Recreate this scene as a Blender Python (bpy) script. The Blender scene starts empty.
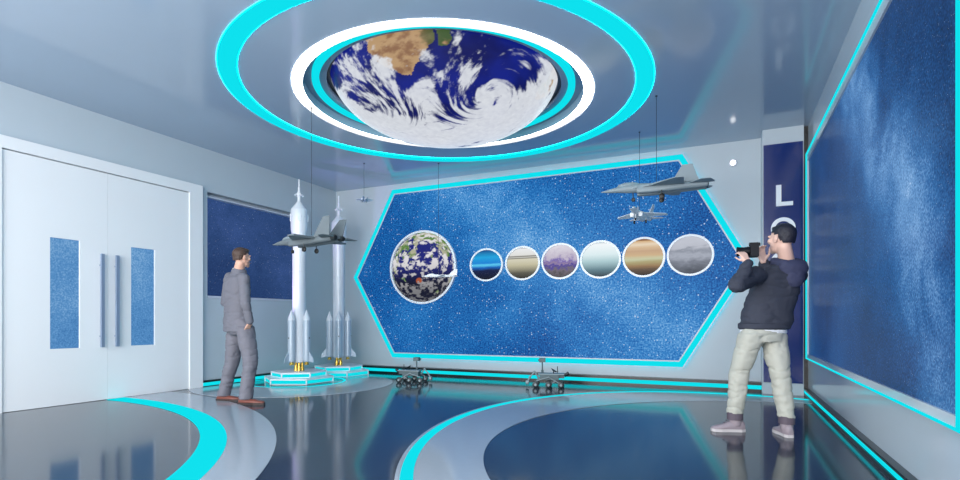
import bpy, bmesh, math, random
import numpy as np
from mathutils import Vector, Matrix, noise
random.seed(7)
C = bpy.context.scene.collection
PI = math.pi

# ------------------------------------------------------------ camera, world, exposure
FPX, CAMH = 534.0, 0.94
YAW = math.atan(246 / 534)
cam_d = bpy.data.cameras.new('camera_view'); cam = bpy.data.objects.new('camera_view', cam_d); C.objects.link(cam)
cam.location = (0, 0, CAMH); cam.rotation_euler = (PI / 2, 0, YAW)
cam_d.sensor_width = 36; cam_d.lens = FPX * 36 / 960; cam_d.shift_y = 80 / 960; cam_d.clip_start = .05
bpy.context.scene.camera = cam
w = bpy.data.worlds.new('world'); bpy.context.scene.world = w; w.use_nodes = True
bg = w.node_tree.nodes['Background']; bg.inputs[0].default_value = (.93, .965, 1, 1); bg.inputs[1].default_value = 1.35
vs = bpy.context.scene.view_settings
vs.view_transform = 'Standard'; vs.look = 'None'; vs.gamma = 1; vs.use_curve_mapping = False; vs.exposure = 0.0

def lamp(name, kind, loc, energy, color=(1, 1, 1), size=1.0, size_y=None, target=None, spot=None):
    d = bpy.data.lights.new(name, kind); d.energy = energy; d.color = color
    if kind == 'AREA':
        d.size = size
        if size_y: d.shape = 'RECTANGLE'; d.size_y = size_y
    elif kind == 'SPOT':
        d.spot_size = spot or 1.0; d.spot_blend = .7; d.shadow_soft_size = size
    else: d.shadow_soft_size = size
    o = bpy.data.objects.new(name, d); C.objects.link(o); o.location = loc
    if target is not None: o.rotation_euler = (Vector(target) - Vector(loc)).to_track_quat('-Z', 'Y').to_euler()
    return o
lamp('front_fill', 'AREA', (-2.6, -1.6, 1.9), 570, (1, .99, .98), 7, 3, (-2.8, 8, 1.2))  # added fill lamp at the open front, no known source there

RT = Vector((math.cos(YAW), math.sin(YAW), 0)); FW = Vector((-math.sin(YAW), math.cos(YAW), 0))
def at(px, py, Z):                       # a point of the room at depth Z in front of the camera
    return RT * ((px - 480) / FPX * Z) + FW * Z + Vector((0, 0, CAMH + (320 - py) / FPX * Z))

# ------------------------------------------------------------ helpers
def lin(c):
    return tuple(((v / 255) / 12.92 if v / 255 <= .04045 else ((v / 255 + .055) / 1.055) ** 2.4) for v in c) + (1,)
def mat(name, col, rough=.5, metal=0, emit=None, es=0, spec=.5, coat=0, bump=0, bscale=30, vary=0, vscale=3):
    m = bpy.data.materials.new(name); m.use_nodes = True; nt = m.node_tree; b = nt.nodes['Principled BSDF']
    b.inputs['Base Color'].default_value = lin(col); b.inputs['Roughness'].default_value = rough
    b.inputs['Metallic'].default_value = metal; b.inputs['Specular IOR Level'].default_value = spec
    b.inputs['Coat Weight'].default_value = coat
    if emit: b.inputs['Emission Color'].default_value = lin(emit); b.inputs['Emission Strength'].default_value = es
    if vary or bump:
        tc = nt.nodes.new('ShaderNodeTexCoord')
    if vary:
        n = nt.nodes.new('ShaderNodeTexNoise'); n.inputs['Scale'].default_value = vscale; n.inputs['Detail'].default_value = 5
        nt.links.new(tc.outputs['Object'], n.inputs['Vector'])
        r = nt.nodes.new('ShaderNodeMapRange'); r.inputs[3].default_value = 1 - vary; r.inputs[4].default_value = 1 + vary
        nt.links.new(n.outputs['Fac'], r.inputs[0])
        x = nt.nodes.new('ShaderNodeMix'); x.data_type = 'RGBA'; x.blend_type = 'MULTIPLY'; x.inputs[0].default_value = 1
        x.inputs[6].default_value = lin(col); nt.links.new(r.outputs[0], x.inputs[7]); nt.links.new(x.outputs[2], b.inputs['Base Color'])
    if bump:
        n = nt.nodes.new('ShaderNodeTexNoise'); n.inputs['Scale'].default_value = bscale; n.inputs['Detail'].default_value = 4
        nt.links.new(tc.outputs['Object'], n.inputs['Vector'])
        u = nt.nodes.new('ShaderNodeBump'); u.inputs['Strength'].default_value = bump; u.inputs['Distance'].default_value = .01
        nt.links.new(n.outputs['Fac'], u.inputs['Height']); nt.links.new(u.outputs[0], b.inputs['Normal'])
    return m
def led(name, col, s=1.0):
    return mat(name, (5, 5, 5), .5, emit=col, es=s, spec=0)

def obj(name, bm, m, parent=None, smooth=False, loc=None):
    me = bpy.data.meshes.new(name)
    bmesh.ops.recalc_face_normals(bm, faces=bm.faces)
    bm.to_mesh(me); bm.free()
    for mm in (m if isinstance(m, (list, tuple)) else [m]): me.materials.append(mm)
    if smooth:
        me.polygons.foreach_set('use_smooth', [True] * len(me.polygons))
        me.set_sharp_from_angle(angle=math.radians(40 if smooth is True else smooth))
    o = bpy.data.objects.new(name, me); C.objects.link(o)
    if loc is not None: o.location = loc
    if parent is not None: o.parent = parent
    return o
def tag(o, label, cat, group=None):
    o['label'] = label; o['category'] = cat
    if group: o['group'] = group
    return o
def thing(name, label, cat, loc=(0, 0, 0), rotz=0, group=None):
    o = bpy.data.objects.new(name, None); C.objects.link(o); o.location = loc; o.rotation_euler = (0, 0, rotz)
    return tag(o, label, cat, group)
def struct(name, bm, m, parent=None, **k):
    o = obj(name, bm, m, parent, **k)
    if parent is None: o['kind'] = 'structure'
    return o
def copy_tree(o, parent=None):
    c = o.copy(); C.objects.link(c)
    if parent is not None: c.parent = parent
    for ch in list(o.children): copy_tree(ch, c)
    return c
B = bmesh.new
def box(bm, x0, x1, y0, y1, z0, z1, mi=0, M=None):
    v = [bm.verts.new(Vector((x, y, z)) if M is None else M @ Vector((x, y, z))) for x in (x0, x1) for y in (y0, y1) for z in (z0, z1)]
    for f in ((0, 1, 3, 2), (4, 6, 7, 5), (0, 4, 5, 1), (2, 3, 7, 6), (0, 2, 6, 4), (1, 5, 7, 3)):
        bm.faces.new([v[i] for i in f]).material_index = mi
    return bm
def bx(*a, **k): return box(B(), *a, **k)
def loft(bm, rings, closed=True, mi=0):
    R = [[bm.verts.new(p) for p in r] for r in rings]; n = len(R[0])
    for a, b in zip(R, R[1:]):
        for i in range(n):
            bm.faces.new((a[i], a[(i + 1) % n], b[(i + 1) % n], b[i])).material_index = mi
    if closed:
        bm.faces.new(R[0][::-1]).material_index = mi; bm.faces.new(R[-1]).material_index = mi
    return bm
def lathe(bm, prof, n=32, M=None, mi=0, closed=True):
    rings = []
    for r, z in prof:
        ring = [Vector((max(r, 1e-4) * math.cos(2 * PI * i / n), max(r, 1e-4) * math.sin(2 * PI * i / n), z)) for i in range(n)]
        rings.append([M @ p for p in ring] if M is not None else ring)
    return loft(bm, rings, closed, mi)
def axis_m(p, d):
    q = Vector(d).to_track_quat('Z', 'Y').to_matrix().to_4x4(); return Matrix.Translation(Vector(p)) @ q
def tube(bm, p0, p1, r0, r1=None, n=12, mi=0):
    p0, p1 = Vector(p0), Vector(p1); r1 = r0 if r1 is None else r1
    return lathe(bm, [(r0, 0), (r1, (p1 - p0).length)], n, axis_m(p0, p1 - p0), mi)
def capsule(bm, p0, p1, r0, r1=None, n=16):
    p0, p1 = Vector(p0), Vector(p1); r1 = r0 if r1 is None else r1; L = (p1 - p0).length
    pr = [(r0 * math.cos(a), r0 * math.sin(a)) for a in (-1.5, -1.2, -.8, -.4, 0)] + [(r1 * math.cos(a), L + r1 * math.sin(a)) for a in (0, .4, .8, 1.2, 1.5)]
    return lathe(bm, pr, n, axis_m(p0, p1 - p0 if L > 1e-6 else (0, 0, 1)))
def ellip(bm, c, u, v, w_, n=20):
    c, u, v, w_ = map(Vector, (c, u, v, w_)); rings = []
    for j in range(1, 12):
        a = -PI / 2 + PI * j / 12
        rings.append([c + w_ * math.sin(a) + (u * math.cos(2 * PI * i / n) + v * math.sin(2 * PI * i / n)) * math.cos(a) for i in range(n)])
    return loft(bm, rings)
def extrude_poly(bm, pts, n, mi=0):      # pts: 3D polygon; n: extrusion vector
    n = Vector(n); a = [bm.verts.new(Vector(p)) for p in pts]; b = [bm.verts.new(Vector(p) + n) for p in pts]
    bm.faces.new(a).material_index = mi; bm.faces.new(b[::-1]).material_index = mi
    for i in range(len(a)):
        j = (i + 1) % len(a); bm.faces.new((a[i], b[i], b[j], a[j])).material_index = mi
    return bm
def band(bm, outer, inner, n, mi=0):     # a closed frame between two outlines, extruded by n
    n = Vector(n); k = len(outer)
    O = [bm.verts.new(Vector(p)) for p in outer]; I = [bm.verts.new(Vector(p)) for p in inner]
    O2 = [bm.verts.new(Vector(p) + n) for p in outer]; I2 = [bm.verts.new(Vector(p) + n) for p in inner]
    for i in range(k):
        j = (i + 1) % k
        for q in ((O[i], O[j], I[j], I[i]), (O2[j], O2[i], I2[i], I2[j]), (O[j], O[i], O2[i], O2[j]), (I[i], I[j], I2[j], I2[i])):
            bm.faces.new(q).material_index = mi
    return bm
def circ(cx, cy, r, z, n=128, ry=None, rot=0):
    ry = r if ry is None else ry; c, s = math.cos(rot), math.sin(rot); o = []
    for i in range(n):
        a = 2 * PI * i / n; x, y = r * math.cos(a), ry * math.sin(a)
        o.append(Vector((cx + x * c - y * s, cy + x * s + y * c, z)))
    return o

# ------------------------------------------------------------ materials
CYAN = (12, 225, 238)
M = dict(
    wall=mat('wall_paint', (184, 196, 205), .38, spec=.35, vary=.02),
    wallr=mat('wall_gloss', (190, 202, 212), .12, spec=.5, vary=.02),
    ceil=mat('ceiling_gloss', (166, 184, 204), .12, spec=.6, vary=.03, vscale=1.2),
    floor=mat('floor_dark', (48, 58, 70), .10, spec=.30, vary=.10, vscale=25),
    grey=mat('floor_grey', (156, 166, 176), .11, spec=.4, vary=.03, vscale=20),
    door=mat('door_white', (232, 235, 238), .35, spec=.4),
    cyan=led('cyan_light', CYAN, 1.0), halo=led('cyan_halo', (0, 215, 235), 14.0),
    white_led=led('white_light', (255, 255, 255), 1.15), white_halo=led('white_halo', (255, 255, 255), 12.0),
    black=mat('black_trim', (10, 12, 14), .3),
    frame=mat('pale_frame', (196, 202, 216), .3, spec=.5),
    recess=mat('recess_panel', (120, 145, 170), .2, spec=.5),
    steel=mat('brushed_steel', (160, 176, 200), .3, .6),
    white=mat('white_plastic', (236, 240, 246), .3),
    rocket=mat('rocket_white', (226, 232, 240), .22, spec=.6),
    booster=mat('booster_grey', (186, 200, 214), .3, .1),
    gold=mat('gold_nozzle', (214, 176, 80), .25, .7),
    navy=mat('navy_gloss', (14, 40, 104), .12, spec=.25),
    jet2=mat('jet_olive_grey', (106, 116, 122), .5, vary=.05, vscale=9), jet=mat('jet_grey', (132, 146, 154), .5, .0, vary=.05, vscale=9),
    jetd=mat('jet_dark', (40, 46, 50), .4),
    jetw=mat('jet_white', (252, 253, 255), .65, spec=.2),
    tyre=mat('tyre_black', (14, 14, 16), .5),
    wire=mat('wire_dark', (46, 56, 68), .4, .5),
    rover=mat('rover_grey', (84, 102, 108), .5, .2), roverd=mat('rover_dark', (30, 42, 48), .4, .3), roverl=mat('rover_light', (140, 156, 162), .5, .2),
    skin=mat('skin', (214, 168, 148), .5), skin2=mat('skin_fair', (226, 186, 170), .5),
    hairb=mat('hair_brown', (74, 54, 46), .5, bump=.6, bscale=120), hairk=mat('hair_black', (30, 30, 44), .5, bump=.6, bscale=120),
    suit=mat('suit_grey', (108, 108, 118), .8, bump=.15, bscale=200, vary=.04), suitp=mat('suit_trouser', (112, 111, 121), .8, bump=.15, bscale=200),
    shirt=mat('shirt_white', (236, 238, 244), .6), brown=mat('shoe_leather', (122, 70, 60), .3), sole=mat('sole_dark', (48, 36, 34), .5),
    hood=mat('hoodie_dark', (54, 58, 72), .85, bump=.2, bscale=150, vary=.05), hoodb=mat('hood_blue', (56, 60, 88), .8),
    chino=mat('chino_cream', (184, 184, 174), .8, bump=.15, bscale=150, vary=.03),
    boot=mat('boot_taupe', (150, 138, 146), .6), bootc=mat('boot_collar', (92, 82, 94), .7), boots=mat('boot_sole', (196, 190, 192), .6),
    cam=mat('camera_black', (16, 18, 26), .55, spec=.2), camb=mat('camera_screen', (50, 66, 120), .15), eye=mat('eye_dark', (30, 22, 20), .2),
    eyew=mat('eye_white', (235, 235, 235), .3), lips=mat('lips', (176, 110, 102), .5), red=mat('ink_red', (150, 60, 50), .5),
)

def nd(nt, t, **k):
    n = nt.nodes.new(t)
    for a, b in k.items():
        if a.startswith('i_'):
            key = a[2:]; n.inputs[int(key) if key.isdigit() else key.replace('_', ' ')].default_value = b
        else: setattr(n, a, b)
    return n
def star_mat(name, stops, p0, nrm, width, wob=.6, big=.7, speck=45, amp=.35, base=.25, gain=.6, stars=14, rough=.25, es=1.0, smear=1):
    """a backlit picture of a night sky: deep blue, milky band, fine stars"""
    m = bpy.data.materials.new(name); m.use_nodes = True; nt = m.node_tree; L = nt.links; b = nt.nodes['Principled BSDF']
    tc = nd(nt, 'ShaderNodeTexCoord'); P = tc.outputs['Object']
    def noise_(scale, detail=6, rough_=.6, dist=0):
        n = nd(nt, 'ShaderNodeTexNoise', i_Scale=scale, i_Detail=detail, i_Roughness=rough_, i_Distortion=dist); L.new(P, n.inputs['Vector']); return n.outputs['Fac']
    def math_(op, a, b_=None, c=None):
        n = nd(nt, 'ShaderNodeMath', operation=op)
        for i, v in enumerate((a, b_, c)):
            if v is None: continue
            if isinstance(v, (int, float)): n.inputs[i].default_value = v
            else: L.new(v, n.inputs[i])
        return n.outputs[0]
    sub = nd(nt, 'ShaderNodeVectorMath', operation='SUBTRACT'); L.new(P, sub.inputs[0]); sub.inputs[1].default_value = p0
    dot = nd(nt, 'ShaderNodeVectorMath', operation='DOT_PRODUCT'); L.new(sub.outputs[0], dot.inputs[0]); dot.inputs[1].default_value = Vector(nrm).normalized()
    n1 = noise_(big, 5, .55, .4); n2 = noise_(big * 3.2, 8, .65, .5); n3 = noise_(speck, 2, .5)
    d = math_('ADD', dot.outputs['Value'], math_('MULTIPLY', math_('SUBTRACT', n1, .5), wob * 2))
    d = math_('DIVIDE', d, width); g = math_('EXPONENT', math_('MULTIPLY', math_('MULTIPLY', d, d), -1.0))
    clouds = math_('MULTIPLY', g, math_('ADD', .35, math_('MULTIPLY', n2, 1.2)))
    t = math_('ADD', base, math_('MULTIPLY', clouds, gain))
    t = math_('ADD', t, math_('MULTIPLY', math_('SUBTRACT', n1, .5), .55))
    t = math_('ADD', t, math_('MULTIPLY', math_('SUBTRACT', n2, .5), .25))
    t = math_('ADD', t, math_('MULTIPLY', math_('SUBTRACT', n3, .5), amp))
    cr = nd(nt, 'ShaderNodeValToRGB'); L.new(t, cr.inputs[0]); e = cr.color_ramp.elements
    while len(e) > 1: e.remove(e[-1])
    e[0].position = stops[0][0]; e[0].color = lin(stops[0][1])
    for p, c in stops[1:]: e.new(p).color = lin(c)
    vo = nd(nt, 'ShaderNodeTexVoronoi', i_Scale=stars); L.new(P, vo.inputs['Vector'])
    rad = nd(nt, 'ShaderNodeSeparateColor'); L.new(vo.outputs['Color'], rad.inputs[0])
    st = math_('LESS_THAN', vo.outputs['Distance'], math_('MULTIPLY', math_('POWER', rad.outputs[0], 2.0), .26))
    mx = nd(nt, 'ShaderNodeMix', data_type='RGBA'); L.new(math_('MULTIPLY', st, .65), mx.inputs[0]); L.new(cr.outputs[0], mx.inputs[6]); mx.inputs[7].default_value = lin((225, 240, 255))
    b.inputs['Base Color'].default_value = (.004, .006, .01, 1); b.inputs['Roughness'].default_value = rough; b.inputs['Specular IOR Level'].default_value = .04
    L.new(mx.outputs[2], b.inputs['Emission Color']); b.inputs['Emission Strength'].default_value = es
    return m
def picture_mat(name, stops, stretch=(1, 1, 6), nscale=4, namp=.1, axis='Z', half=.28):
    """a printed picture of a planet: level bands, and shading put into the print"""
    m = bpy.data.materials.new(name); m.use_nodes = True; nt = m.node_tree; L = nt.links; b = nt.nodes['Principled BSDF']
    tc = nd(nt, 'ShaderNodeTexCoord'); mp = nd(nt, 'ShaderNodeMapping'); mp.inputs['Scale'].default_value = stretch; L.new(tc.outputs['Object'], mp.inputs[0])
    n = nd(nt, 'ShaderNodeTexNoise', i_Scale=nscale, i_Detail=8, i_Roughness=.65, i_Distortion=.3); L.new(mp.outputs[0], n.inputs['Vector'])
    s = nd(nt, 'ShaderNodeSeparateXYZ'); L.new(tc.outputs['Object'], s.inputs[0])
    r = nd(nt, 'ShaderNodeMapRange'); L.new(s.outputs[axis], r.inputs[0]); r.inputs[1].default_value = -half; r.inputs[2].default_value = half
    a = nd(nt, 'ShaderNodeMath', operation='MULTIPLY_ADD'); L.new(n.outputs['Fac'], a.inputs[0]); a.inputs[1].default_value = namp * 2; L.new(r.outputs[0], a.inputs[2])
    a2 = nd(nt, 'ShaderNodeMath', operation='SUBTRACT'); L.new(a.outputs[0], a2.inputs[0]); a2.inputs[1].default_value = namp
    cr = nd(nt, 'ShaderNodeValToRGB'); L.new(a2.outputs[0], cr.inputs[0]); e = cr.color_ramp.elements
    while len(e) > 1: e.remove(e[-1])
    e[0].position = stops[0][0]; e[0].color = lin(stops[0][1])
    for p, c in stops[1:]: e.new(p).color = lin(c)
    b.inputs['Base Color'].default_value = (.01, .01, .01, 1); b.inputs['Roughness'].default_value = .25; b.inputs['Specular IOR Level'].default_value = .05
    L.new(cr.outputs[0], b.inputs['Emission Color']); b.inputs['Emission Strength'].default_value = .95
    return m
def attr_mat(name, es=0, rough=.4):
    m = bpy.data.materials.new(name); m.use_nodes = True; nt = m.node_tree; b = nt.nodes['Principled BSDF']
    a = nd(nt, 'ShaderNodeAttribute', attribute_name='Col'); b.inputs['Roughness'].default_value = rough
    if es:
        nt.links.new(a.outputs[0], b.inputs['Emission Color']); b.inputs['Emission Strength'].default_value = es; b.inputs['Base Color'].default_value = (.01, .01, .01, 1); b.inputs['Specular IOR Level'].default_value = .05
    else: nt.links.new(a.outputs[0], b.inputs['Base Color'])
    return m

# ------------------------------------------------------------ the room
H = 3.36; XL = -6.62; XW = -6.68; XR = .93; YB = 8.02; Y0 = -2.0
struct('floor', bx(XW - .1, XR + .1, Y0, YB + .1, -.1, 0), M['floor'])
struct('wall_back', bx(XW, XR + .1, YB, YB + .15, 0, H), M['wall'])
# left wall with a recess for the display
RY0, RY1, RZ0, RZ1 = 5.26, 7.0, 1.255, 2.76
bm = B()
for a in ((Y0, RY0, 0, H), (RY1, YB, 0, H), (RY0, RY1, 0, RZ0), (RY0, RY1, RZ1, H)): box(bm, XW - .3, XW, *a)
box(bm, XW - .3, XW - .12, RY0, RY1, RZ0, RZ1)
struct('wall_left', bm, M['wall'])
struct('wall_right', bx(XR, XR + .15, Y0, YB, 0, H), M['wallr'])
# ceiling with a round well
GC = (-2.81, 5.19); WR = 1.495
bm = B(); n = 128; inn = []; out = []; inu = []; outu = []
for i in range(n):
    a = 2 * PI * i / n; dx, dy = math.cos(a), math.sin(a)
    t = min([((XR + .1 if dx > 0 else XW - .3) - GC[0]) / dx if abs(dx) > 1e-6 else 1e9, ((YB + .1 if dy > 0 else Y0) - GC[1]) / dy if abs(dy) > 1e-6 else 1e9])
    inn.append(Vector((GC[0] + WR * dx, GC[1] + WR * dy, H))); out.append(Vector((GC[0] + t * dx, GC[1] + t * dy, H)))
corners = [(XR + .1, YB + .1), (XW - .3, YB + .1), (XW - .3, Y0), (XR + .1, Y0)]
for cx_, cy_ in corners:                         # snap the nearest outline point to each corner
    k = min(range(n), key=lambda i: (out[i].x - cx_) ** 2 + (out[i].y - cy_) ** 2); out[k] = Vector((cx_, cy_, H))
band(bm, out, inn, (0, 0, .1))
struct('ceiling', bm, M['ceil'])
# upper slab closing the well
bm = B(); band(bm, circ(*GC, WR + .12, H + .1), circ(*GC, WR, H + .1), (0, 0, .9))
extrude_poly(bm, circ(*GC, WR + .12, H + 1.0), (0, 0, .05)); struct('trim_1', bm, M['recess'], smooth=True)
bm = B(); band(bm, circ(*GC, WR, H + .10), circ(*GC, 1.262, H + .10), (0, 0, .03)); struct('trim_2', bm, M['recess'])

# grey inlays of the floor
def cl(p, lo=XL + .005, hi=XR - .005, yhi=YB): return Vector((min(max(p.x, lo), hi), min(p.y, yhi), p.z))
def inlay(name, outer, inner, m, z=.004, kind=True):
    bm = B(); k = len(outer)
    for i in range(k):
        j = (i + 1) % k; q = [cl(outer[i]), cl(outer[j]), cl(inner[j]), cl(inner[i])]
        if all(abs(v.x - q[0].x) < 1e-5 for v in q) or all(p.y < Y0 for p in q): continue
        lo = [Vector((v.x, v.y, 0)) for v in q]; hi = [Vector((v.x, v.y, z)) for v in q]
        uniq = []
        for v in hi:
            if all((v - u).length > 1e-5 for u in uniq): uniq.append(v)
        if len(uniq) < 3: continue
        extrude_poly(bm, uniq, (0, 0, -z))
    bmesh.ops.remove_doubles(bm, verts=bm.verts, dist=1e-5)
    o = obj(name, bm, m)
    if kind: o['kind'] = 'structure'
    return o
NC = 200
a_c = (-6.51, -.49)
inlay('trim_3', circ(-6.927, -.643, 5.306, 0, NC), circ(*a_c, 4.553, 0, NC), M['grey'])
tag(inlay('floor_light_strip', circ(*a_c, 4.553, 0, NC), circ(*a_c, 4.36, 0, NC), M['cyan'], .006, False), 'broad curved cyan light strip set in the floor in front of the white double door', 'light strip')
tag(inlay('floor_light_edge', circ(-5.93, 6.22, .72, 0, NC), circ(-5.93, 6.22, .685, 0, NC), M['cyan'], .006, False), 'thin cyan light ring in the grey floor around the nearer rocket stand', 'light strip')
inlay('trim_4', circ(-5.735, 6.009, 1.4, 0, NC), circ(-5.93, 6.22, .72, 0, NC), M['grey'])
eo = lambda d: circ(.56, 4.18, 2.79 - d, 0, NC, 3.48 - d, .50)
inlay('trim_5', eo(0), eo(.03), M['grey'], .004)
tag(inlay('floor_light_strip', eo(.03), eo(.11), M['cyan'], .006, False), 'long curved cyan light strip in the floor sweeping behind the photographer to the right wall', 'light strip')
inlay('trim_6', eo(.11), (lambda q: q[-25:] + q[:-25])(circ(1.055, 4.318, 2.684, 0, NC, 2.785, 1.291)), M['grey'], .004)

# skirting with a light line: black, cyan, black
def skirting(name, p0, p1, n, d=.06, h=.12, z0=.035, z1=.085):
    p0, p1, n = Vector(p0), Vector(p1), Vector(n).normalized(); t = (p1 - p0)
    def rect(z, zz, dd): return [p0 + Vector((0, 0, z)), p0 + n * dd + Vector((0, 0, z)), p0 + n * dd + Vector((0, 0, zz)), p0 + Vector((0, 0, zz))]
    bm = B()
    for z, zz, dd in ((0, z0, d), (z1, h, d), (z0, z1, d - .02)): extrude_poly(bm, rect(z, zz, dd), t)
    o = struct(name, bm, M['black'])
    bm = B(); q = [v + n * (d - .02 + .001) for v in rect(z0 + .001, z1 - .001, .012)]
    extrude_poly(bm, q, t); obj('light_line', bm, M['cyan'], o)
    return o
PX0, PX1, PY = .422, .878, 7.70                                         # pillar with the letters
skirting('baseboard_back', (XW, YB, 0), (PX0, YB, 0), (0, -1, 0), .15, .12, .03, .085)
skirting('baseboard_left', (XW, 5.15, 0), (XW, YB, 0), (1, 0, 0), .05, .09, .012, .062)
skirting('baseboard_right', (XR, Y0, 0), (XR, YB, 0), (-1, 0, 0), .05, .09, .03, .07)
struct('trim_7', bx(PX0, PX1, PY, YB, 0, H), M['wall'])
struct('slot_shade_strip', bx(PX1, XR, PY + .06, PY + .10, 0, H), M['black'])  # black strip standing in for the shade in the slot beside the pillar

# door frame and double door
DY0, DY1, DZ = 2.0 + .87, 4.945, 2.68
bm = B()
box(bm, XW, XL, DY0 - .2, DY0, 0, 2.807); box(bm, XW, XL, DY1, 5.144, 0, 2.807); box(bm, XW, XL, DY0, DY1, DZ, 2.807)
struct('trim_9', bm, M['door'])
doorglass = star_mat('door_glass', [(0, (30, 88, 150)), (.5, (84, 140, 194)), (1, (150, 190, 225))], (XL, 3.8, 1.8), (0, 0, 1), .45, .2, 1.2, 60, .9, .45, .15, 60, .3)
seam = 3.89; LX = XL - .018
for k, (y0, y1, w0, w1, hy, side) in enumerate(((DY0, seam - .001, 3.299, 3.594, 3.807, 1), (seam + .001, DY1, 4.165, 4.468, 3.975, -1))):
    bm = B(); x0, x1 = XW + .002, LX
    wz0, wz1 = .625, 1.838
    box(bm, x0, x1, y0, w0, .004, DZ - .012); box(bm, x0, x1, w1, y1, .004, DZ - .012)
    box(bm, x0, x1, w0, w1, .004, wz0); box(bm, x0, x1, w0, w1, wz1, DZ - .012)
    d = struct('door_%d' % (k + 1), bm, M['door'])
    obj('door_glass', bx(XW + .004, XW + .018, w0, w1, wz0, wz1), doorglass, d)
    bm = B(); box(bm, LX + .035, LX + .06, hy - .018, hy + .018, .625, 1.71)
    for z in (.75, 1.58): tube(bm, (LX, hy, z), (LX + .04, hy, z), .009)
    obj('door_handle', bm, M['steel'], d)

# left display in its recess
star_left = star_mat('star_picture_navy', [(0, (22, 40, 84)), (.35, (40, 66, 112)), (.7, (58, 84, 140)), (1, (110, 135, 190))], (XW, 6.2, 2.2), (0, .5, 1), .5, .5, 1.0, 60, .75, .28, .22, 26, .3, smear=0)
t = thing('recessed_wall_display', 'navy starry display panel recessed in the left wall behind the man in the grey suit', 'display', (XW - .12, 0, 0))
obj('screen', bx(0, .02, RY0 + .001, RY1 - .001, RZ0 + .03, RZ1 - .07), star_left, t)
bm = B(); box(bm, 0, .1, RY0 + .001, RY1 - .001, RZ1 - .07, RZ1 - .05); obj('valance', bm, M['frame'], t)
obj('ledge', bx(0, .13, RY0 + .001, RY1 - .001, RZ0 + .001, RZ0 + .03), M['frame'], t)

# hexagonal display on the back wall
hx = [(-5.386, 3.262), (-.543, 3.272), (.328, 1.703), (-.543, .265), (-5.386, .262), (-6.24, 1.718)]
def inset(p, d):
    k = len(p); o = []
    cx_ = sum(a for a, b in p) / k; cz_ = sum(b for a, b in p) / k; L = []
    for i in range(k):
        a, b = Vector(p[i]), Vector(p[(i + 1) % k]); e = (b - a).normalized(); nn = Vector((-e.y, e.x))
        if nn.dot(Vector((cx_, cz_)) - a) < 0: nn = -nn
        L.append((a + nn * d, e))
    for i in range(k):
        (a, e), (b, g) = L[i - 1], L[i]; den = e.x * g.y - e.y * g.x; s = ((b.x - a.x) * g.y - (b.y - a.y) * g.x) / den
        o.append((a.x + e.x * s, a.y + e.y * s))
    return o
def V3(p, y): return [Vector((a, y, b)) for a, b in p]
h1, h2, h3, h0 = inset(hx, .016), inset(hx, .09), inset(hx, .108), inset(hx, .03)
star_hex = star_mat('star_picture_blue', [(0, (4, 52, 118)), (.22, (14, 90, 164)), (.45, (44, 126, 196)), (.7, (110, 170, 222)), (1, (205, 228, 250))], (-2.6, YB, 2.0), (.62, 0, .8), .75, .8, .55, 42, 1.1, .23, .32, 26, .3)
t = thing('hexagonal_wall_display', 'large hexagonal blue star display with cyan light border on the back wall', 'display', (0, YB, 0))
obj('screen', extrude_poly(B(), V3(h3, -.07), (0, .045, 0)), star_hex, t)
bm = band(B(), V3(hx, -.075), V3(h1, -.075), (0, .05, 0)); band(bm, V3(h2, -.075), V3(h3, -.075), (0, .05, 0)); obj('frame', bm, M['frame'], t)
obj('light_border', band(B(), V3(h1, -.068), V3(h2, -.068), (0, .04, 0)), M['cyan'], t)
obj('added_halo', band(B(), V3(inset(hx, .012), -.024), V3(inset(hx, .05), -.024), (0, .004, 0)), led('soft_halo', (0, 215, 235), 7.0), t)  # added emitter behind the frame, throws the glow onto the wall
obj('mount', extrude_poly(B(), V3(inset(hx, .3), -.026), (0, .026, 0)), M['black'], t)

# right wall display
star_right = star_mat('star_picture_deep', [(0, (10, 30, 66)), (.25, (20, 62, 116)), (.5, (44, 100, 160)), (.8, (112, 158, 208)), (1, (190, 214, 240))], (XR, 4.35, 2.1), (0, .70, -.71), .38, .55, .9, 80, .8, .20, .42, 42, .3)
t = thing('wall_display', 'tall dark blue milky way display with thin cyan border filling the right wall', 'display', (XR, 0, 0))
ry0, ry1, rz0, rz1 = 2.72, 7.48, .475, 2.935
def RY(y0, y1, z0, z1, x): return [Vector((x, y0, z0)), Vector((x, y1, z0)), Vector((x, y1, z1)), Vector((x, y0, z1))]
obj('screen', bx(-.035, -.015, ry0 + .135, ry1 - .07, rz0 + .06, rz1 - .1), star_right, t)
obj('frame', band(B(), RY(ry0 + .005, ry1 - .005, rz0 + .004, rz1 - .004, -.05), RY(ry0 + .135, ry1 - .07, rz0 + .06, rz1 - .1, -.05), (.05, 0, 0)), M['wallr'], t)
obj('light_border', band(B(), RY(ry0, ry1, rz0, rz1, -.062), RY(ry0 + .13, ry1 - .03, rz0 + .011, rz1 - .018, -.062), (.012, 0, 0)), M['cyan'], t)

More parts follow.
